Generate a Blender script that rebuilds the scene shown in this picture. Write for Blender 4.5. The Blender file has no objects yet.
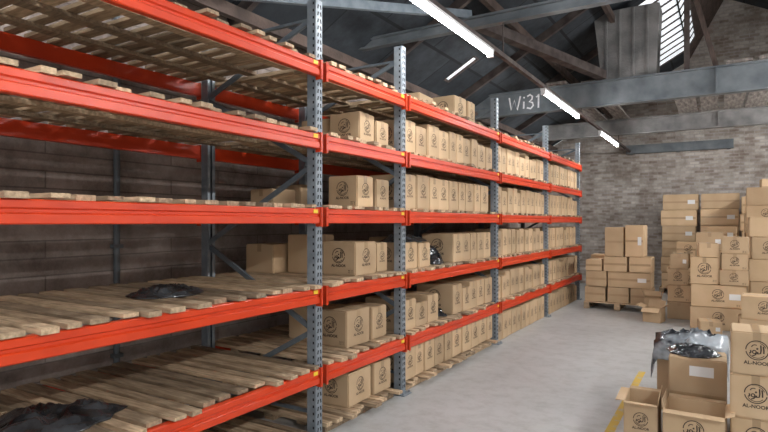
import bpy, bmesh, math, random
from mathutils import Vector, Matrix, noise
random.seed(7)
scene=bpy.context.scene
COL=scene.collection
scene.view_settings.view_transform='Standard'

# ---------------------------------------------------------------- materials
def mat(name,base=(.5,.5,.5),rough=.6,metal=0.0,c2=None,scale=4.0,detail=6,stretch=(1,1,1),lo=.35,hi=.65,
        bump=0.0,bscale=30,objrand=0.0,island=0.0,coat=0.0,coords='Object',spec=.5):
    m=bpy.data.materials.new(name); m.use_nodes=True
    nt=m.node_tree; N=nt.nodes; L=nt.links
    b=N['Principled BSDF']; b.inputs['Roughness'].default_value=rough; b.inputs['Metallic'].default_value=metal
    b.inputs['Coat Weight'].default_value=coat; b.inputs['Specular IOR Level'].default_value=spec
    tc=N.new('ShaderNodeTexCoord'); mp=N.new('ShaderNodeMapping'); mp.inputs['Scale'].default_value=stretch
    L.new(tc.outputs[coords],mp.inputs['Vector'])
    ns=N.new('ShaderNodeTexNoise'); ns.inputs['Scale'].default_value=scale; ns.inputs['Detail'].default_value=detail
    L.new(mp.outputs[0],ns.inputs['Vector'])
    cr=N.new('ShaderNodeValToRGB'); cr.color_ramp.elements[0].position=lo; cr.color_ramp.elements[1].position=hi
    cr.color_ramp.elements[0].color=(*base,1); cr.color_ramp.elements[1].color=(*(c2 or base),1)
    L.new(ns.outputs['Fac'],cr.inputs[0])
    out=cr.outputs[0]
    if objrand or island:
        hv=N.new('ShaderNodeHueSaturation'); mr=N.new('ShaderNodeMapRange')
        r=objrand or island
        mr.inputs['To Min'].default_value=1-r; mr.inputs['To Max'].default_value=1+r
        if objrand:
            oi=N.new('ShaderNodeObjectInfo'); L.new(oi.outputs['Random'],mr.inputs['Value'])
        else:
            g=N.new('ShaderNodeNewGeometry'); L.new(g.outputs['Random Per Island'],mr.inputs['Value'])
        L.new(mr.outputs[0],hv.inputs['Value']); L.new(out,hv.inputs['Color']); out=hv.outputs[0]
    L.new(out,b.inputs['Base Color'])
    if bump:
        n2=N.new('ShaderNodeTexNoise'); n2.inputs['Scale'].default_value=bscale; n2.inputs['Detail'].default_value=5
        L.new(mp.outputs[0],n2.inputs['Vector'])
        bp=N.new('ShaderNodeBump'); bp.inputs['Strength'].default_value=bump; bp.inputs['Distance'].default_value=.02
        L.new(n2.outputs['Fac'],bp.inputs['Height']); L.new(bp.outputs[0],b.inputs['Normal'])
    return m
def emis(name,col,s):
    m=bpy.data.materials.new(name); m.use_nodes=True
    b=m.node_tree.nodes['Principled BSDF']; b.inputs['Base Color'].default_value=(.8,.8,.8,1)
    b.inputs['Emission Color'].default_value=(*col,1); b.inputs['Emission Strength'].default_value=s
    return m
M_orange=mat('orange_paint',(.66,.050,.007),.36,0,(.58,.040,.006),3)
M_steel=mat('galvanised_steel',(.19,.22,.245),.5,.2,(.28,.31,.335),12)
M_hole=mat('dark_slot',(.012,.014,.017),.8)
M_gal=mat('galvanised_brace',(.12,.145,.17),.5,.3,(.18,.21,.23),10)
M_wood=mat('pine_board',(.25,.17,.10),.8,0,(.56,.41,.26),5,stretch=(1.2,9,9),lo=.3,hi=.7,bump=.25,island=.42)
M_card=mat('cardboard',(.50,.35,.205),.85,0,(.57,.41,.25),3,objrand=.16)
M_tape=mat('brown_tape',(.38,.25,.13),.3,0,(.42,.28,.15),8,coat=.3)
M_ink=mat('dark_ink',(.05,.032,.022),.8)
M_slit=mat('flap_slit',(.05,.03,.018),.9)
M_white=mat('white_label',(.78,.78,.76),.6)
M_chalk=mat('white_chalk',(.68,.69,.68),.9,0,(.9,.9,.9),30)
M_yel=mat('yellow_sticker',(.8,.55,.03),.5)
M_lampw=mat('lamp_housing',(.7,.7,.7),.4)
M_tube=emis('tube_light',(.98,.985,1),110)
M_tube_fill=emis('tube_light_fill',(.98,.985,1),400)  # boosted emission for the added out-of-view fill row
M_black=mat('black_plastic',(.008,.009,.011),.18,0,(.07,.075,.082),5,bump=.8,bscale=12,coat=.5,lo=.42,hi=.7)  # grey second tone paints glints on the crumpled black film
M_greyp=mat('black_and_clear_plastic',(.02,.023,.028),.22,0,(.42,.46,.49),2.6,bump=.5,bscale=10,coat=.3,lo=.45,hi=.6)
M_timber=mat('brown_timber',(.045,.03,.024),.8,0,(.11,.075,.06),4,stretch=(5,1,1),bump=.3)
M_board=mat('old_grey_board',(.07,.06,.052),.85,0,(.20,.175,.155),3,stretch=(6,1,1),bump=.3,island=.4)
M_rust=mat('rusty_steel',(.045,.03,.027),.7,.2,(.10,.08,.07),6)
M_greysteel=mat('weathered_grey_steel',(.09,.105,.115),.6,.2,(.22,.24,.25),3,lo=.3,hi=.75,bump=.1)
M_conc=mat('weathered_concrete',(.13,.128,.125),.9,0,(.27,.26,.25),2.5,bump=.4)
M_sky=emis('daylight_glass',(.9,.96,1),.85)
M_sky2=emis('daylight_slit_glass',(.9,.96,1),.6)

def floor_mat():
    m=mat('concrete_floor',(.40,.40,.39),.42,0,(.50,.50,.49),.8,detail=9,lo=.3,hi=.7,bump=.04,bscale=12)
    nt=m.node_tree;N=nt.nodes;L=nt.links;b=N['Principled BSDF']
    ns=N.new('ShaderNodeTexNoise');ns.inputs['Scale'].default_value=6;ns.inputs['Detail'].default_value=14;ns.inputs['Roughness'].default_value=.7
    cr=N.new('ShaderNodeValToRGB');cr.color_ramp.elements[0].position=.33;cr.color_ramp.elements[1].position=.55
    cr.color_ramp.elements[0].color=(.80,.79,.77,1);cr.color_ramp.elements[1].color=(1,1,1,1)
    L.new(ns.outputs['Fac'],cr.inputs[0])
    tc=[n for n in N if n.type=='TEX_COORD'][0];L.new(tc.outputs['Object'],ns.inputs['Vector'])
    mx=N.new('ShaderNodeMix');mx.data_type='RGBA';mx.blend_type='MULTIPLY';mx.inputs[0].default_value=1
    src=b.inputs['Base Color'].links[0].from_socket
    L.new(src,mx.inputs[6]);L.new(cr.outputs[0],mx.inputs[7]);L.new(mx.outputs[2],b.inputs['Base Color'])
    return m
M_floor=floor_mat()
def brick_mat(name,swap,c1,c2,mortar,bw,bh,dirt,ms=.012,dscale=.7,p0=.38,p1=.62,bump=.5):
    m=bpy.data.materials.new(name);m.use_nodes=True;nt=m.node_tree;N=nt.nodes;L=nt.links;b=N['Principled BSDF']
    b.inputs['Roughness'].default_value=.9
    tc=N.new('ShaderNodeTexCoord');sp=N.new('ShaderNodeSeparateXYZ');cb=N.new('ShaderNodeCombineXYZ')
    L.new(tc.outputs['Object'],sp.inputs[0]);L.new(sp.outputs[swap],cb.inputs[0]);L.new(sp.outputs[2],cb.inputs[1])
    br=N.new('ShaderNodeTexBrick');br.inputs['Scale'].default_value=1
    br.inputs['Brick Width'].default_value=bw;br.inputs['Row Height'].default_value=bh;br.inputs['Mortar Size'].default_value=ms
    br.inputs['Color1'].default_value=(*c1,1);br.inputs['Color2'].default_value=(*c2,1);br.inputs['Mortar'].default_value=(*mortar,1)
    L.new(cb.outputs[0],br.inputs['Vector'])
    ns=N.new('ShaderNodeTexNoise');ns.inputs['Scale'].default_value=dscale;ns.inputs['Detail'].default_value=10;ns.inputs['Roughness'].default_value=.75
    L.new(tc.outputs['Object'],ns.inputs['Vector'])
    cr=N.new('ShaderNodeValToRGB');cr.color_ramp.elements[0].position=p0;cr.color_ramp.elements[1].position=p1
    cr.color_ramp.elements[0].color=(*dirt,1);cr.color_ramp.elements[1].color=(1,1,1,1);L.new(ns.outputs['Fac'],cr.inputs[0])
    mx=N.new('ShaderNodeMix');mx.data_type='RGBA';mx.blend_type='MULTIPLY';mx.inputs[0].default_value=1
    L.new(br.outputs['Color'],mx.inputs[6]);L.new(cr.outputs[0],mx.inputs[7]);L.new(mx.outputs[2],b.inputs['Base Color'])
    bp=N.new('ShaderNodeBump');bp.inputs['Strength'].default_value=bump;bp.inputs['Distance'].default_value=.02
    L.new(br.outputs['Color'],bp.inputs['Height']);L.new(bp.outputs[0],b.inputs['Normal'])
    return m
bk=dict(c1=(.62,.58,.53),c2=(.32,.265,.225),mortar=(.46,.43,.40),bw=.21,bh=.075,dirt=(.58,.53,.49),ms=.010,dscale=2.2,p0=.36,p1=.58)
M_brick=brick_mat('whitewashed_brick',0,**bk)
M_brickR=brick_mat('whitewashed_brick_side',1,**bk)
M_plaster=brick_mat('stained_board_wall',1,(.50,.42,.37),(.38,.32,.28),(.26,.215,.185),1.1,.13,(.34,.31,.29),.006,1.7,.34,.64)
M_roof=brick_mat('dark_roof_sheet',1,(.06,.07,.08),(.028,.036,.044),(.012,.015,.017),1.3,.35,(.35,.36,.38),.012,2.0,.35,.65)

# ---------------------------------------------------------------- helpers
def abox(bm,c,s,mi=0,rot=None):
    r=bmesh.ops.create_cube(bm,size=1.0)
    vs=r['verts']
    bmesh.ops.scale(bm,vec=s,verts=vs)
    if rot is not None: bmesh.ops.transform(bm,matrix=rot,verts=vs)
    bmesh.ops.translate(bm,vec=c,verts=vs)
    fs=set(f for v in vs for f in v.link_faces)
    for f in fs: f.material_index=mi
    return vs
def abar(bm,a,b,w,t,mi=0):
    a=Vector(a);b=Vector(b);d=b-a
    q=d.to_track_quat('Z','Y').to_matrix().to_4x4()
    abox(bm,(a+b)/2,(w,t,d.length),mi,q)
def acyl(bm,a,b,r,mi=0,seg=12):
    a=Vector(a);b=Vector(b);d=b-a
    q=d.to_track_quat('Z','Y').to_matrix().to_4x4()
    res=bmesh.ops.create_cone(bm,cap_ends=True,segments=seg,radius1=r,radius2=r,depth=d.length)
    bmesh.ops.transform(bm,matrix=Matrix.Translation((a+b)/2)@q,verts=res['verts'])
    for f in set(f for v in res['verts'] for f in v.link_faces): f.material_index=mi
def tomesh(bm,name,mats,smooth=False):
    me=bpy.data.meshes.new(name); bm.normal_update(); bm.to_mesh(me); bm.free()
    for m in mats: me.materials.append(m)
    if smooth:
        for p in me.polygons: p.use_smooth=True
    return me
def obj(name,me,loc=(0,0,0),rz=0,parent=None,label=None,cat=None,group=None,kind=None,rot=None):
    o=bpy.data.objects.new(name,me); COL.objects.link(o)
    o.location=loc; o.rotation_euler=rot if rot else (0,0,rz)
    if parent: o.parent=parent
    if label: o['label']=label
    if cat: o['category']=cat
    if group: o['group']=group
    if kind: o['kind']=kind
    return o
def stroke(bm,pts,w):
    pts=[Vector((p[0],p[1],0)) for p in pts]
    prev=None
    for i,p in enumerate(pts):
        d=(pts[min(i+1,len(pts)-1)]-pts[max(i-1,0)]).normalized(); n=Vector((-d.y,d.x,0))*w/2
        a=bm.verts.new(p+n); b=bm.verts.new(p-n)
        if prev: bm.faces.new([prev[0],prev[1],b,a])
        prev=(a,b)
def faceup(bm):
    bmesh.ops.recalc_face_normals(bm,faces=bm.faces)
    for f in bm.faces:
        if f.normal.z<0: f.normal_flip()
def arc(cx,cy,r,a0,a1,n=12): return [(cx+r*math.cos(math.radians(a0+(a1-a0)*i/n)),cy+r*math.sin(math.radians(a0+(a1-a0)*i/n))) for i in range(n+1)]

# ---------------------------------------------------------------- room
LW=-4.3; BW=16.0; RW=6.2; FR=-3.0; EZ=3.78
bm=bmesh.new(); abox(bm,((LW+RW)/2,(BW+FR)/2,-.05),(RW-LW+.4,BW-FR+.4,.1))
obj('floor',tomesh(bm,'floor',[M_floor]),kind='structure')
bm=bmesh.new(); abox(bm,(LW-.1,(BW+FR)/2,1.9),(.2,BW-FR,3.8))
obj('wall_left',tomesh(bm,'wall_left',[M_plaster]),kind='structure')
bm=bmesh.new(); abox(bm,(RW+.1,(BW+FR)/2,2),(.2,BW-FR,4))
obj('wall_right',tomesh(bm,'wall_right',[M_brickR]),kind='structure')
prof=[(LW-.2,0),(RW+.2,0),(RW+.2,3.95),(.02,7.2),(-.74,5.8),(LW-.2,EZ-.12)]
bm=bmesh.new()
v1=[bm.verts.new((x,BW,z)) for x,z in prof]; v2=[bm.verts.new((x,BW+.25,z)) for x,z in prof]
bm.faces.new(v1); bm.faces.new(v2[::-1])
for i in range(len(prof)):
    j=(i+1)%len(prof); bm.faces.new([v1[j],v1[i],v2[i],v2[j]])
obj('wall_back',tomesh(bm,'wall_back',[M_brick]),kind='structure')
SL=(5.8-EZ)/(-.74+4.3)
def rz_(x): return EZ+SL*(x+4.3)
def st_(x): return 5.8+(x+.74)*1.4/.76
def slab(name,xa,xb,za,zb,ya,yb,m,t=.06):
    bm=bmesh.new()
    vs=[]
    for y in (ya,yb):
        for x,z in ((xa,za),(xb,zb),(xb,zb+t),(xa,za+t)): vs.append(bm.verts.new((x,y,z)))
    for f in ((0,1,2,3),(7,6,5,4),(0,4,5,1),(1,5,6,2),(2,6,7,3),(3,7,4,0)): bm.faces.new([vs[i] for i in f])
    bmesh.ops.recalc_face_normals(bm,faces=bm.faces)
    return tomesh(bm,name,[m])
SA,SB,SY0,SY1=-3.88,-3.36,8.2,8.38
def roofp(xa,xb,ya,yb): obj('ceiling',slab('ceiling',xa,xb,rz_(xa),rz_(xb),ya,yb,M_roof),kind='structure')
roofp(LW-.2,SA,FR,BW); roofp(SA,SB,FR,SY0); roofp(SA,SB,SY1,BW); roofp(SB,-1.5,FR,BW)
roofp(-1.5,-.74,FR,10.6); roofp(-1.5,-.74,15,BW)
XS=-.58
obj('ceiling',slab('ceiling',-.74,XS,5.8,st_(XS),FR,10.6,M_timber),kind='structure')
obj('ceiling',slab('ceiling',-.74,XS,5.8,st_(XS),15,BW,M_timber),kind='structure')
obj('ceiling',slab('ceiling',XS,.02,st_(XS),7.2,FR,BW,M_timber),kind='structure')
obj('ceiling',slab('ceiling',.02,RW+.2,7.2,3.9,FR,BW,M_roof),kind='structure')
def skylight(name,xa,xb,za,zb,ya,yb,nb,m=None):
    o=obj(name,slab(name,xa,xb,za+.03,zb+.03,ya,yb,m or M_sky,.02),kind='structure')
    bm=bmesh.new()
    for i in range(nb+1):
        y=ya+(yb-ya)*i/nb
        abar(bm,(xa,y,za+.01),(xb,y,zb+.01),.022,.03)
    for x,z in ((xa,za),(xb,zb)): abar(bm,(x,ya,z),(x,yb,z),.025,.03)
    obj('glazing_bar',tomesh(bm,'bars',[M_rust]),parent=o)
skylight('window_1',-1.5,-.74,rz_(-1.5),5.8,10.6,15,11)
skylight('window_3',-.74,XS,5.8,st_(XS),10.6,15,11)
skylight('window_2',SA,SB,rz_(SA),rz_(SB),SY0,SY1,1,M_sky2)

def ibeam(x0,x1,y,zb,zt,fw,m,label):
    bm=bmesh.new(); cx=(x0+x1)/2; L=x1-x0
    abox(bm,(cx,y,(zb+zt)/2),(L,.02,zt-zb-.04))
    abox(bm,(cx,y,zb+.012),(L,fw,.024)); abox(bm,(cx,y,zt-.012),(L,fw,.024))
    n=int(L/2)
    for i in range(2,n): abox(bm,(x0+i*L/n,y,(zb+zt)/2),(.016,fw*.9,zt-zb-.05))
    return obj('roof_tie_beam',tomesh(bm,'tie',[m]),label=label,cat='steel beam')
for y in (2.0,6.0):
    ibeam(LW,RW,y,3.93,4.06,.10,M_greysteel,'slim grey steel tie beam spanning under the roof')
big=ibeam(LW,RW,10,3.67,4.1,.16,M_greysteel,'deep grey steel tie beam with painted number')
ibeam(LW,RW,14,3.74,4.1,.2,M_conc,'dark weathered tie beam below the boarded roof space')
def text_mesh(body,size,mats,bold=0.0):
    cu=bpy.data.curves.new('t','FONT'); cu.body=body; cu.size=size; cu.align_x='CENTER'; cu.align_y='CENTER'; cu.offset=bold
    cu.resolution_u=3
    o=bpy.data.objects.new('t',cu); COL.objects.link(o)
    dg=bpy.context.evaluated_depsgraph_get(); me=bpy.data.meshes.new_from_object(o.evaluated_get(dg))
    bpy.data.objects.remove(o); me.materials.clear()
    for m in mats: me.materials.append(m)
    return me
bm=bmesh.new(); tw=.028
stroke(bm,[(-.30,.11),(-.265,-.10),(-.21,.06),(-.16,-.11),(-.105,.12)],tw)
stroke(bm,[(-.045,.02),(-.05,-.10)],tw); stroke(bm,[(-.045,.075),(-.04,.10)],tw)
stroke(bm,[(.01,.10),(.06,.125),(.10,.09),(.09,.04),(.045,.01),(.10,-.01),(.115,-.06),(.07,-.11),(.005,-.09)],tw)
stroke(bm,[(.165,.07),(.205,.12),(.20,-.11)],tw)
for v in bm.verts: v.co*=1.08
faceup(bm)
obj('painted_number',tomesh(bm,'number',[M_chalk]),(-3.07,9.987,3.88),parent=big,rot=(math.pi/2,0,0))
def bars(name,segs,w,t,m,label,cat):
    bm=bmesh.new()
    for a,b in segs: abar(bm,a,b,w,t)
    return obj(name,tomesh(bm,name,[m]),label=label,cat=cat)
for y in (1.2,4.0,6.6,9.1,11.2,12.6,15.2):
    xe=-.76 if y<10.4 else -1.55
    bars('rafter',[((LW+.02,y,rz_(LW+.02)-.065),(xe,y,rz_(xe)-.065))],.07,.12,M_rust,'dark steel rafter under the sloping roof','rafter')
for x in (-4.05,-2.6,-1.6):
    bars('purlin',[((x,FR,rz_(x)-.19),(x,BW,rz_(x)-.19))],.07,.12,M_timber,'long brown timber purlin under the roof','purlin')
bars('wind_brace',[((-2.85,7.0,4.38),(-1.75,9.93,4.18))],.14,.14,M_rust,'rusty brown diagonal brace resting on the tie beam','brace')
bars('wind_brace',[((-3.8,3.4,3.72),(-2.5,6.0,4.10))],.05,.09,M_gal,'grey steel diagonal brace under the roof','brace')
bars('roof_strut',[((-.5,10,4.1),(-.5,10,6.1))],.08,.08,M_rust,'upright rusty strut between tie beam and roof','strut')
bars('roof_strut',[((-.1,10,4.1),(-.55,10,5.9))],.07,.07,M_timber,'slanting brown timber strut above the tie beam','strut')
rb=random.Random(5)
for x,w,y0,y1 in ((-2.5,.34,9.8,14.3),(-1.98,.28,10.0,14.2),(-.62,.36,10.1,14.35),(-.2,.3,10.1,14.2),(.2,.34,9.85,14.3),(.62,.36,9.8,14.3)):
    bm=bmesh.new(); abox(bm,(0,(y1-y0)/2,.02),(w,y1-y0,.04)); bmesh.ops.bevel(bm,geom=bm.edges[:],offset=.006,segments=1)
    obj('timber_board',tomesh(bm,'board',[M_board]),(x,y0,4.101),rb.uniform(-.02,.02),label='old grey timber board laid across the tie beams',cat='board',group='old boards across the tie beams')
bm=bmesh.new()
vs=abox(bm,(-1.40,10.25,4.69),(1.02,.5,1.16))
for v in vs:
    if v.co.z<5: v.co.x=-1.36+(v.co.x+1.40)*.82
for i in range(4): abox(bm,(-1.38+(i-1.5)*.21,9.99,4.69),(.03,.03,1.14))
bmesh.ops.bevel(bm,geom=bm.edges[:12],offset=.02,segments=2)
obj('concrete_pier',tomesh(bm,'pier',[M_conc]),label='grey weathered boxy ribbed panel pier standing on the tie beam',cat='pier')
bm=bmesh.new(); abox(bm,(-1.0,15.86,3.6),(2.4,.06,.2)); abox(bm,(-1.0,15.86,3.7),(2.4,.14,.02)); abox(bm,(-1.0,15.86,3.5),(2.4,.14,.02))
for x in (-2.1,-1,.1): abox(bm,(x,15.94,3.6),(.08,.12,.24))
obj('wall_bracket_beam',tomesh(bm,'wb',[M_greysteel]),label='short light grey steel channel fixed to the brick wall',cat='steel beam')
bm=bmesh.new(); acyl(bm,(LW+.03,2.75,0),(LW+.03,2.75,3.7),.025)
for z in (.6,1.5,2.6): abox(bm,(LW+.03,2.75,z),(.06,.08,.03))
obj('wall_conduit',tomesh(bm,'cond',[M_greysteel]),label='vertical grey conduit pipe clipped to the wall',cat='pipe')

LX=-2.11; LZZ=3.495
def trunk(x):
    bm=bmesh.new(); abox(bm,(x,6.5,LZZ+.06),(.05,18.9,.05))
    for y,z in ((2,3.935),(6,3.935),(10,3.675),(14,3.745)): acyl(bm,(x,y,LZZ+.08),(x,y,z),.008)
    obj('lighting_trunking',tomesh(bm,'trunk',[M_rust]),label='dark metal cable trunking hung beneath the tie beams',cat='trunking')
trunk(LX); trunk(2.4)  # second run only carries the added fill lamps
def lamp(x,y0,y1,z,m):
    e=obj('fluorescent_lamp',None,(x,(y0+y1)/2,z),label='long white fluorescent batten lamp, lit, under the trunking',cat='lamp',group='fluorescent lamps in a line')
    L=y1-y0
    bm=bmesh.new(); abox(bm,(0,0,.02),(.07,L,.03)); 
    for s in (-1,1): abox(bm,(0,s*(L/2-.02),-.02),(.06,.04,.06))
    obj('lamp_housing',tomesh(bm,'h',[M_lampw]),parent=e)
    bm=bmesh.new(); acyl(bm,(0,-L/2+.04,-.02),(0,L/2-.04,-.02),.02)
    obj('tube',tomesh(bm,'tube',[m],True),parent=e)
for y in (-.8,3.5,7.6,11.7): lamp(LX,y,y+2.12,LZZ,M_tube)
for y in (-.8,3.5,7.6,11.7): lamp(2.4,y,y+2.12,LZZ,M_tube_fill)  # unseen extra row, added to brighten the box stacks on the right

# ---------------------------------------------------------------- rack
FX=-2.667; RX=-4.0
UY=[.80,3.43,4.77,7.43,10.03,12.6]
LZ=[.51,1.13,1.745,2.32,2.88]
TOP=3.43
rack=obj('pallet_rack',None,(FX,UY[0],0),label='long orange and grey steel pallet rack along the wall',cat='pallet rack')
def rpart(name,me,loc,label=None,rot=None):
    return obj(name,me,Vector(loc)-Vector((FX,UY[0],0)),parent=rack,label=label,rot=rot)
def upright_mesh():
    bm=bmesh.new(); w=.088;t=.006;dp=.08
    abox(bm,(0,0,TOP/2),(t,w*.62,TOP))
    for s in (-1,1):
        abox(bm,(-.006,s*w*.36,TOP/2),(t+.008,w*.16,TOP))
        abox(bm,(-dp/2-.004,s*(w/2-.004),TOP/2),(dp,t,TOP))
        abox(bm,(-dp,s*(w/2-.018),TOP/2),(t,.03,TOP))
    z=.08
    while z<TOP-.04:
        for s in (-1,1):
            abox(bm,(.0035,s*.016,z),(.002,.013,.032),1,Matrix.Rotation(s*.25,4,'X'))
        abox(bm,(-.02,-w/2-.0005,z+.02),(.014,.002,.02),1)
        z+=.055
    abox(bm,(-.03,0,.005),(.16,.15,.01))
    for s in (-1,1): acyl(bm,(.03,s*.06,.01),(.03,s*.06,.03),.01,0,6)
    return tomesh(bm,'upright',[M_steel,M_hole])
UM=upright_mesh()
for y in UY:
    rpart('upright',UM,(FX-.03,y,0))
    rpart('upright',UM,(RX-.0,y,0),rot=(0,0,math.pi))
    zz=[.2,.85,1.5,2.15,2.8,3.3]
    for z in (.2,3.3):
        bm=bmesh.new(); abar(bm,(FX-.07,y+.012,z),(RX+.04,y+.012,z),.03,.022)
        rpart('brace',tomesh(bm,'br',[M_gal]),(0,0,0),'grey horizontal steel brace')
    for i in range(5):
        a,b=(FX-.07,RX+.04) if i%2 else (RX+.04,FX-.07)
        bm=bmesh.new(); abar(bm,(a,y-.012,zz[i]),(b,y-.012,zz[i+1]),.022,.04)
        rpart('brace',tomesh(bm,'br',[M_gal]),(0,0,0),'grey diagonal steel brace')
def beam_mesh(L,s):
    P=[(.018,.058),(.024,.052),(.024,.020),(.013,.012),(.013,-.002),(.024,-.010),(.024,-.050),(.018,-.056),(-.024,-.056),(-.024,.058)]
    bm=bmesh.new(); A=[];B=[]
    for x,z in P:
        A.append(bm.verts.new((s*x,-L/2,z))); B.append(bm.verts.new((s*x,L/2,z)))
    n=len(P)
    bm.faces.new(A);bm.faces.new(B[::-1])
    for i in range(n): bm.faces.new([A[(i+1)%n],A[i],B[i],B[(i+1)%n]])
    for e in (-1,1):
        abox(bm,(s*.005,e*(L/2+.009),-.005),(.052,.005,.15))
        abox(bm,(s*.029,e*(L/2+.018),-.005),(.004,.028,.15))
        for k in (-.055,0,.05): acyl(bm,(s*.028,e*(L/2+.02),k-.005),(s*.034,e*(L/2+.02),k-.005),.006,0,8)
    bmesh.ops.recalc_face_normals(bm,faces=bm.faces)
    return tomesh(bm,'beam',[M_orange])
stick=bmesh.new(); abox(stick,(0,0,0),(.002,.05,.028)); STK=tomesh(stick,'stk',[M_yel])
for i in range(5):
    L=UY[i+1]-UY[i]-.11
    F=beam_mesh(L,1);R=beam_mesh(L,-1)
    yc=(UY[i]+UY[i+1])/2
    for z in LZ:
        f=rpart('beam',F,(FX-.005,yc,z),'orange painted steel front beam')
        rpart('beam',R,(RX-.02,yc,z),'orange painted steel rear beam')
        if i<3:
            obj('load_sticker',STK,(.0265,L/2-.05,.036),parent=f,label='small yellow load sticker')
def deck(y0,y1,zb,seed,gaps):
    rnd=random.Random(seed); bm=bmesh.new(); y=y0
    while y<y1-.05:
        w=rnd.choice([.07,.08,.09,.10]); 
        if y+w>y1: w=y1-y
        t=rnd.choice([.022,.026,.03])
        xa=FX+.02+rnd.uniform(-.06,.04); xb=RX-.04+rnd.uniform(-.02,.03)
        r=Matrix.Rotation(rnd.uniform(-.016,.016),4,'Z')
        abox(bm,((xa+xb)/2,y+w/2,zb+.031-t/2),(xa-xb,w,t),0,r)
        y+=w+rnd.choice(gaps)
    for x in (FX-.3,-3.34,RX+.3):
        abox(bm,(x,(y0+y1)/2,zb-.011),(.09,y1-y0,.028))
    return bm
for i in range(5):
    gp=[.035,.05,.065,.08] if i==0 else [.02,.03,.045,.06]
    for k,z in enumerate(LZ):
        bm=deck(UY[i]+.07,UY[i+1]-.07,z+.0585,i*10+k,gp)
        obj('shelf_deck',tomesh(bm,'deck',[M_wood]),label='slatted pine board deck laid across the orange rack beams',cat='shelf deck',group='slatted decks on the rack')
    if i<3:
        bm=deck(UY[i]+.1,UY[i+1]-.1,.062,i*10+9,gp)
        for x in (FX-.12,-3.34,RX+.2): abox(bm,(x,(UY[i]+UY[i+1])/2,.0255),(.1,UY[i+1]-UY[i]-.25,.05))
        obj('floor_pallet_deck',tomesh(bm,'deck',[M_wood]),label='low slatted pine pallet boards on the floor under the rack',cat='pallet',group='low pallets under the rack')
DT=.0585+.0315

# ---------------------------------------------------------------- cartons
def logo_mesh():
    bm=bmesh.new()
    stroke(bm,arc(0,.28,.84,0,180,24),.085); stroke(bm,arc(0,.28,.84,190,350,24),.085)
    stroke(bm,arc(0,.28,.69,20,70,8),.06); stroke(bm,arc(0,.28,.69,215,320,12),.06)
    stroke(bm,[(.50,.02),(.51,.3),(.46,.66)],.11)
    stroke(bm,[(.28,.76),(.30,.3),(.26,.02),(.1,-.03),(.04,.14)],.11)
    stroke(bm,[(.04,.14),(.0,-.03),(-.15,-.03)],.10)
    stroke(bm,arc(-.2,.12,.14,-60,300,14),.09)
    stroke(bm,[(-.08,.07),(-.12,-.13),(-.35,-.24)],.10)
    stroke(bm,[(-.48,.27),(-.46,.07),(-.58,-.05)],.11)
    stroke(bm,arc(.02,.42,.05,0,360,8),.08)
    stroke(bm,arc(-.15,.5,.26,60,170,8),.08)
    t=text_mesh('AL-NOOR',.44,[M_ink],.012)
    for v in t.vertices: v.co.y-=.88
    bm.from_mesh(t)
    faceup(bm)
    return tomesh(bm,'logo',[M_ink])
LOGO=logo_mesh()
def marks_mesh():
    bm=bmesh.new()
    for x in (-.5,-.2):
        stroke(bm,[(x,-.28),(x,.28)],.07); stroke(bm,[(x-.11,.12),(x,.30),(x+.11,.12)],.07)
    stroke(bm,[(-.66,-.36),(-.04,-.36)],.06)
    stroke(bm,[(.22,.32),(.26,.08),(.38,-.02),(.50,.08),(.54,.32)],.06)
    stroke(bm,[(.38,-.02),(.38,-.32)],.06); stroke(bm,[(.24,-.36),(.52,-.36)],.06)
    faceup(bm)
    return tomesh(bm,'marks',[M_ink])
MARKS=marks_mesh()
def carton_mesh(w,d,h):
    bm=bmesh.new()
    bmesh.ops.create_cube(bm,size=1); bmesh.ops.scale(bm,vec=(w,d,h),verts=bm.verts); bmesh.ops.translate(bm,vec=(0,0,h/2),verts=bm.verts)
    bmesh.ops.bevel(bm,geom=bm.edges[:],offset=.009,segments=2,affect='EDGES')
    if w>=d:
        abox(bm,(0,0,h),(w*.97,.005,.0014),1)
    else: abox(bm,(0,0,h),(.005,d*.97,.0014),1)
    return tomesh(bm,'carton',[M_card,M_slit])
def tape_mesh(w,d,h):
    bm=bmesh.new(); tw=.05
    if w>=d:
        abox(bm,(0,0,h+.0012),(w+.003,tw,.0012))
        for s in (-1,1): abox(bm,(s*(w/2+.001),0,h-.035),(.0012,tw,.07))
    else:
        abox(bm,(0,0,h+.0012),(tw,d+.003,.0012))
        for s in (-1,1): abox(bm,(0,s*(d/2+.001),h-.035),(tw,.0012,.07))
    return tomesh(bm,'tape',[M_tape])
def front_tape_mesh(w,d,h):
    bm=bmesh.new()
    abox(bm,(0,-d/2-.001,h/2),(w*.96,.0012,.04))
    return tomesh(bm,'tape',[M_tape])
_c={}
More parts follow.
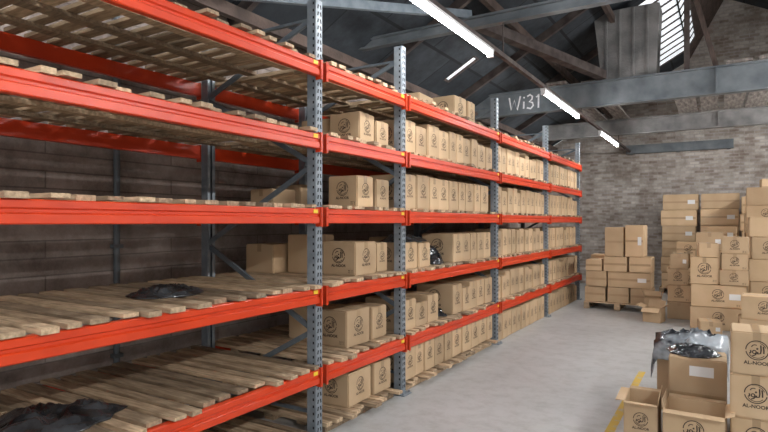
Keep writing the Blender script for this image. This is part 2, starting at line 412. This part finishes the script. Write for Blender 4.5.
def carton(x,y,z,w,d,h,rz=0,logo='yx',tape=True,label='brown cardboard carton with printed logo on the rack shelf',group='cardboard cartons on the rack',sticker=False,ls=.26,marks=False):
    k=(round(w,3),round(d,3),round(h,3))
    if k not in _c: _c[k]=(carton_mesh(*k),tape_mesh(*k))
    o=obj('cardboard_box',_c[k][0],(x,y,z),rz,label=label,cat='cardboard box',group=group)
    if tape: obj('packing_tape',_c[k][1],parent=o)
    def lg(loc,rot,s):
        l=obj('printed_logo',LOGO,loc,parent=o,rot=rot); l.scale=(s,s,s)
    if 'y' in logo: lg((0,-d/2-.0025,h*.52),(math.pi/2,0,0),min(h*ls,w*.27))
    if 'x' in logo: lg((w/2+.002,0,h*.52),(math.pi/2,0,math.pi/2),min(h*.24,d*.24))
    if marks:
        l=obj('handling_marks',MARKS,(w*.36,-d/2-.0025,h*.14),parent=o,rot=(math.pi/2,0,0)); l.scale=[.04]*3
    if sticker:
        bm=bmesh.new(); abox(bm,(0,0,0),(w*.2,.001,h*.26)); obj('paper_label',tomesh(bm,'s',[M_white]),(w*.3,-d/2-.0035,h*.5),parent=o,label='white paper label')
    return o
R=random.Random(3)
def z_of(l): return .095 if l==0 else LZ[l-1]+DT
BX=-2.80
carton(BX-.16,4.26,z_of(4),.33,.26,.285,.03,marks=True)
carton(BX-.14,4.53,z_of(4),.30,.22,.25,-.02)
carton(BX-.55,4.32,z_of(4),.33,.26,.27,.06,logo='')
carton(BX-.16,4.24,z_of(3),.33,.26,.285,-.02,marks=True)
carton(BX-.14,4.53,z_of(3),.30,.24,.27,.02)
carton(BX-.16,4.22,z_of(2),.36,.36,.30,.03,marks=True)
carton(BX-.16,4.55,z_of(2),.30,.2,.28,0)
carton(BX-.56,4.15,z_of(2),.33,.3,.36,-.10,logo='')
carton(BX-.17,4.12,z_of(1),.36,.36,.32,-.02,marks=True)
carton(BX-.17,4.48,z_of(1),.34,.28,.30,.03)
carton(BX-.58,4.2,z_of(1),.33,.33,.30,.1,logo='')
carton(BX-.14,4.09,z_of(0),.36,.38,.29,.04)
carton(BX-.14,4.48,z_of(0),.36,.30,.29,-.02)
carton(BX-.55,4.2,z_of(0),.33,.33,.29,.05,logo='')
dk='brown cardboard carton at the back of a shaded shelf'
carton(-3.75,4.05,z_of(2),.34,.4,.27,.05,label=dk,logo='')
carton(-3.75,4.05,z_of(3),.30,.32,.18,-.04,label=dk,logo='')
carton(-3.75,4.42,z_of(3),.34,.30,.24,-.04,label=dk,logo='')
def row(i,l,hs,y0=None,y1=None,logo='x',tape=True):
    y=(UY[i]+.08) if y0 is None else y0; ye=(UY[i+1]-.07) if y1 is None else y1
    z=z_of(l) if not(l==0 and i>2) else .0005
    d0=True
    ws=[.20,.24,.26,.28] if i==2 else [.19,.21,.22,.24]
    while True:
        w=R.choice(ws)
        if y+w>ye:
            w=min(ws)
            if y+w>ye: break
        h=hs+R.choice([-.05,-.02,0,0,0,.01])
        if l==0: h=min(h,.34 if i==2 else .42)
        dep=R.choice([.42,.48])
        x=FX-.06-dep/2-R.uniform(0,.02)
        carton(x,y+w/2,z,dep,w,h,R.uniform(-.015,.015),logo=('yx' if d0 else logo),tape=tape)
        d0=False
        y+=w+R.uniform(.004,.009)
for i in (2,3,4):
    for l in range(5):
        if i==2 and l==2:
            row(i,l,.26,UY[2]+.1,UY[2]+.75); row(i,l,.34,UY[2]+1.25,None); continue
        if i==2 and l==1:
            row(i,l,.30,UY[2]+.09,UY[2]+1.0); row(i,l,.34,UY[2]+1.25,None); continue
        row(i,l,.35 if i==2 else .37,tape=(i<3))
for y in (5.75,): carton(-3.45,y,z_of(2),.36,.36,.3,R.uniform(-.05,.05),logo='')
carton(-3.3,6.05,z_of(5),.4,.42,.28,.05,label='brown cardboard carton on the top shelf of the rack')
carton(-3.1,6.70,z_of(5),.34,.34,.36,-.06,label='brown cardboard carton on the top shelf of the rack')
carton(-3.1,7.06,z_of(5),.34,.26,.36,.03,label='brown cardboard carton on the top shelf of the rack')

# ---------------------------------------------------------------- bags: thin crumpled plastic
def bag(name,loc,size,m,seed,label,rz=0,amp=.3,drape=None,skew=0.0):
    bm=bmesh.new(); off=Vector((seed*3.1,seed*1.7,seed)); NR,NA=20,56
    def place(x,y,z):
        if drape:
            hx,hy=drape
            for ax in (0,1):
                h=(hx,hy)[ax]; c=(x,y)[ax]
                if abs(c)>h:
                    e=abs(c)-h; c=math.copysign(h+.014+e*.18+z*.25,c); z-=e*1.25
                if ax==0: x=c
                else: y=c
        return (x,y,z)
    rings=[]
    for k in range(1,NR+1):
        t=k/NR; ring=[]
        for a in range(NA):
            an=2*math.pi*a/NA; dx,dy=math.cos(an),math.sin(an)
            out=1+amp*noise.noise(Vector((dx*1.2,dy*1.2,0))+off)*1.5+amp*.5*noise.noise(Vector((dx*3.5,dy*3.5,0))+off)
            p=Vector((dx*t*out,dy*t*out,0))
            env=max(0,1-t**2.6)*(1+skew*p.x)
            q=p+Vector((noise.noise(p*2+off),noise.noise(p*2+off*2),0))*.35
            n=1-abs(noise.noise(Vector((q.x*1.6,q.y*2.8,0))+off))*3.0
            n2=1-abs(noise.noise(Vector((q.x*5.5,q.y*3.2,0))+off*2))*3.0
            h=env*(.50+.32*n+.18*n2)
            ring.append(bm.verts.new(place(p.x*size[0]/2,p.y*size[1]/2,max(.004,h*size[2])+.004*(1+noise.noise(p*9+off)))))
        rings.append(ring)
    c0=bm.verts.new((0,0,size[2]*.6))
    for a in range(NA):
        b=(a+1)%NA
        bm.faces.new([c0,rings[0][a],rings[0][b]])
        for k in range(NR-1): bm.faces.new([rings[k][a],rings[k+1][a],rings[k+1][b],rings[k][b]])
    if not drape:
        cb=bm.verts.new((0,0,0))
        base=[bm.verts.new((v.co.x*.98,v.co.y*.98,0)) for v in rings[-1]]
        for a in range(NA):
            b=(a+1)%NA; bm.faces.new([rings[-1][a],base[a],base[b],rings[-1][b]]); bm.faces.new([base[a],cb,base[b]])
    bmesh.ops.recalc_face_normals(bm,faces=bm.faces)
    me=tomesh(bm,name,[m],True)
    return obj(name,me,loc,rz,label=label,cat='plastic bag')
bag('plastic_bag',(-3.15,1.66,z_of(1)+.001),(.60,.72,.09),M_black,1,'large crumpled black plastic sheet lying on the slatted shelf',amp=.25)
bag('plastic_bag',(-3.14,2.38,z_of(2)+.001),(.36,.50,.07),M_black,3,'small flat black plastic bag lying on the slatted shelf',amp=.22)
bag('plastic_bag',(-2.95,5.16,z_of(2)+.272),(.38,.60,.09),M_black,5,'black plastic bag lying on top of shelf cartons',amp=.2)
bag('plastic_bag',(-2.93,5.78,z_of(2)+.001),(.38,.44,.22),M_black,6,'small black plastic bag stuffed on the shelf beside cartons',amp=.2)
bag('plastic_bag',(-2.90,5.90,z_of(1)+.001),(.28,.20,.10),M_black,8,'small dark plastic bag between cartons on the shelf',amp=.15)

# ---------------------------------------------------------------- stacks on the floor
def pallet(x0,x1,y0,y1,label):
    bm=bmesh.new(); cx=(x0+x1)/2; cy=(y0+y1)/2; W=x1-x0; D=y1-y0
    for i in range(7): abox(bm,(cx,y0+.05+(D-.1)*i/6,.133),(W,.095,.02))
    for i in range(3): abox(bm,(x0+.05+(W-.1)*i/2,cy,.112),(.1,D,.02))
    for i in range(3):
        for j in range(3): abox(bm,(x0+.05+(W-.1)*i/2,y0+.06+(D-.12)*j/2,.061),(.1,.12,.08))
    for i in range(3): abox(bm,(x0+.05+(W-.1)*i/2,cy,.011),(.1,D,.02))
    return obj('wooden_pallet',tomesh(bm,'pallet',[M_wood]),label=label,cat='pallet')
pallet(-2.36,-1.14,11.4,12.4,'pine pallet carrying a carton stack by the brick wall')
PT=.1445; G='cardboard cartons stacked on the floor'
def fcart(*a,**k):
    o=carton(*a,tape=False,group=G,**k)
    w,d,h=a[3],a[4],a[5]
    obj('packing_tape',front_tape_mesh(w,d,h),parent=o)
    return o
lb='brown cardboard carton in the pallet stack by the brick wall'
hs=[.30,.30,.29]; z=PT
for r,h in enumerate(hs):
    xs=[(-2.34,.38),(-1.93,.38),(-1.52,.37)] if r!=1 else [(-2.32,.38),(-1.91,.76)]
    if r==2: xs=[(-2.33,.30),(-1.99,.42),(-1.53,.38)]
    for q,(x,w_) in enumerate(xs):
        h2=.22 if (r==2 and q==0) else h
        fcart(x+w_/2+R.uniform(-.01,.01),11.66+R.uniform(-.03,.03),z,w_,.48,h2-.004,R.uniform(-.03,.03),logo='',label=lb,sticker=(r==0 and q==2) or (r==1 and q==1))
        if q==0: fcart(x+w_/2,12.15,z,w_,.44,h,0,logo='',label=lb)
    z+=h+.001
fcart(-1.82,11.66,z,.33,.42,.56,.05,logo='',label=lb)
fcart(-1.44,11.66,z,.32,.42,.60,-.06,logo='',label=lb,sticker=True)
lb='wide brown cardboard carton stacked against the brick wall'
pallet(-1.32,.28,14.75,15.65,'pine pallet carrying tall carton stacks at the brick wall')
for ci,x in enumerate((-.905,-.10)):
    z=PT
    for r in range(6):
        h=.375-(.02 if (r+ci)%3==0 else 0)
        fcart(x+R.uniform(-.03,.03),15.1+R.uniform(-.04,.04),z,R.choice([.77,.75,.70]),.55,h-.006,R.uniform(-.03,.03),logo='',label=lb,sticker=(R.random()<.6))
        z+=h+.001
z=.0005
for r in range(7):
    for q,x in enumerate((.68,1.46)):
        if r==6 and q==0: continue
        fcart(x+R.uniform(-.03,.03),14.6+R.uniform(-.04,.04),z,.74,.55,.37,R.uniform(-.02,.02),logo='',label=lb,sticker=(R.random()<.6))
    z+=.376
fcart(.86,14.6,.0005+6*.376,.36,.4,.37,.05,logo='',label=lb)
for r in range(6): fcart(.58+R.uniform(-.03,.03),13.5,.0005+r*.372,.46,.5,.367,R.uniform(-.04,.04),logo=('y' if r%2 else ''),label=lb,sticker=(r%2==0))
for r in range(4): fcart(-.62+R.uniform(-.03,.03),13.4,.0005+r*.322,.44,.45,.317,R.uniform(-.05,.05),logo=('y' if r%2 else ''),label=lb,sticker=(r%2==0))
for r in range(5): fcart(-.02+R.uniform(-.03,.03),13.3,.0005+r*.322,.50,.45,.317,R.uniform(-.05,.05),logo=('y' if r%2 else ''),label=lb,sticker=(r%2==0))
lb='brown cardboard carton with logo in a loose floor stack'
def c(x0,x1,y0,dep,z,h,rz=0,logo='y',st=False,tp=True):
    return carton((x0+x1)/2,y0+dep/2,z,x1-x0,dep,h,rz,logo=logo,label=lb,group=G,sticker=st,marks=bool(logo))
c(-.47,.31,10.15,.55,.0005,.35,.02); c(-.45,.30,10.17,.52,.3565,.35,-.015,'y',True)
c(-.47,-.08,10.19,.42,.7125,.42,.05); c(-.05,.33,10.15,.42,.7125,.24,-.04); c(-.04,.31,10.17,.40,.9535,.25,.04)
c(-.36,-.08,10.24,.32,1.1385,.22,.10,''); c(-.02,.33,10.20,.36,1.2045,.26,-.06)
c(-.86,-.50,10.95,.42,.0005,.30,.04,''); c(-.84,-.48,10.97,.42,.3045,.29,-.05,'y',False)
c(-.86,-.54,10.95,.4,.5985,.28,.06,'y'); c(-.80,-.52,10.95,.38,.8825,.26,-.04,'',True)
for k in range(5): c(-.42+R.uniform(-.02,.02),-.01,10.97,.45,.0005+k*.304,.30,R.uniform(-.04,.04),'',k==4)
for k,(h,lg_) in enumerate(((.36,''),(.36,'y'),(.36,''),(.36,'y'),(.32,''))):
    c(.37+R.uniform(-.02,.02),.85,10.9,.45,.0005+k*.364,h,R.uniform(-.04,.04),lg_,k==2)
for k in range(7): c(.36+R.uniform(-.02,.03),.95,12.2,.5,.0005+k*.334,.33,R.uniform(-.04,.04),'y' if k%2 else '',k==5)
c(.18,.78,9.25,.5,.0005,.34,.02); c(.22,.76,9.27,.45,.3415,.32,-.05)
c(-.33,-.04,9.55,.32,.0005,.22,.15,'',True)

def open_box(x,y,z,w,d,h,rz,angles,label,logo=True,fl=None):
    bm=bmesh.new(); t=.006
    abox(bm,(0,0,t/2),(w,d,t))
    for s in (-1,1):
        abox(bm,(s*(w/2-t/2),0,h/2),(t,d,h)); abox(bm,(0,s*(d/2-t/2),h/2),(w,t,h))
    o=obj('open_cardboard_box',tomesh(bm,'ob',[M_card]),(x,y,z),rz,label=label,cat='cardboard box')
    fl=fl or min(w,d)/2
    for (sx,sy),a in zip(((-1,0),(1,0),(0,-1),(0,1)),angles):
        bm=bmesh.new()
        if sx: abox(bm,(sx*fl/2,0,0),(fl,d*.97,.005)); rot=(0,-sx*math.radians(a),0); loc=(sx*w/2,0,h+.002)
        else: abox(bm,(0,sy*fl/2,0),(w*.97,fl,.005)); rot=(sy*math.radians(a),0,0); loc=(0,sy*d/2,h+.002)
        obj('flap',tomesh(bm,'flap',[M_card]),loc,parent=o,rot=rot)
    if logo:
        l=obj('printed_logo',LOGO,(0,-d/2-.002,h*.55),parent=o,rot=(math.pi/2,0,0)); l.scale=[min(h,w)*.25]*3
    return o
open_box(-1.10,11.12,.0005,.28,.26,.34,.1,(70,75,30,60),'small open cardboard box on the floor beside the cartons',False,.1)
open_box(-1.02,10.50,.0005,.28,.28,.24,-.2,(20,40,-30,60),'small open cardboard box with drooping flaps on the floor',False,.12)
open_box(-.55,4.84,.0005,.24,.38,.31,.03,(0,84,5,5),'low open cardboard box with spread flaps beside the carton stack',True,.06)
open_box(-.185,4.78,.0005,.40,.36,.31,-.02,(84,20,-10,5),'low open cardboard box with printed logo and folded-out flaps',True,.06)
lb='brown cardboard carton with large printed logo, neatly stacked'
for r in range(3):
    for q in range(3):
        carton(.195+q*.322+R.uniform(-.004,.004),4.90+R.uniform(-.008,.008),.0005+r*.307,.31,.38,.304,R.uniform(-.012,.012),logo='y',label=lb,group=G,ls=.26,marks=(q>0))
carton(.34,5.45,.0005,.42,.42,.45,0,logo='y',label=lb,group=G)
lb='brown cardboard carton with white label and a plastic bag on top'
tb=carton(-.185,5.30,.0005,.41,.38,.60,.01,logo='',tape=False,label=lb,group=G)
bm=bmesh.new(); abox(bm,(0,0,0),(.17,.002,.08)); obj('paper_label',tomesh(bm,'s',[M_white]),(.03,-.192,.50),parent=tb,label='white paper label stuck to the carton front')
bm=bmesh.new(); abox(bm,(0,0,0),(.39,.0015,.045)); obj('packing_tape',tomesh(bm,'s',[M_tape]),(0,-.191,.30),parent=tb)
bag('plastic_bag',(-.22,5.32,.603),(.42,.34,.08),M_black,11,'black plastic bag lying on top of a tall carton',amp=.2)
carton(-.27,5.85,.0005,.5,.5,.56,0,logo='',label='brown cardboard carton covered by loose plastic sheeting',group=G)
bag('plastic_bag',(-.27,5.85,.563),(.84,.74,.16),M_greyp,16,'loose black and clear plastic sheeting draped over a carton',amp=.3,drape=(.25,.25),skew=.4)

M_line=mat('worn_yellow_paint',(.64,.42,.05),.6,0,(.46,.42,.30),9,lo=.5,hi=.68)
bm=bmesh.new(); abox(bm,(-.79,3.6,.0012),(.07,6.6,.0024))
obj('trim_1',tomesh(bm,'line',[M_line]),kind='structure')

# ---------------------------------------------------------------- world + camera
w=bpy.data.worlds.new('w'); scene.world=w; w.use_nodes=True
bg=w.node_tree.nodes['Background']; bg.inputs[0].default_value=(.90,.95,1,1); bg.inputs[1].default_value=1.2
cam=bpy.data.cameras.new('camera'); cam.lens=26.0; cam.sensor_width=36; cam.shift_y=.0078; cam.clip_start=.05
co=bpy.data.objects.new('camera',cam); COL.objects.link(co); co.location=(0,0,1.7); co.rotation_euler=(math.pi/2,0,math.radians(31.5))
scene.camera=co
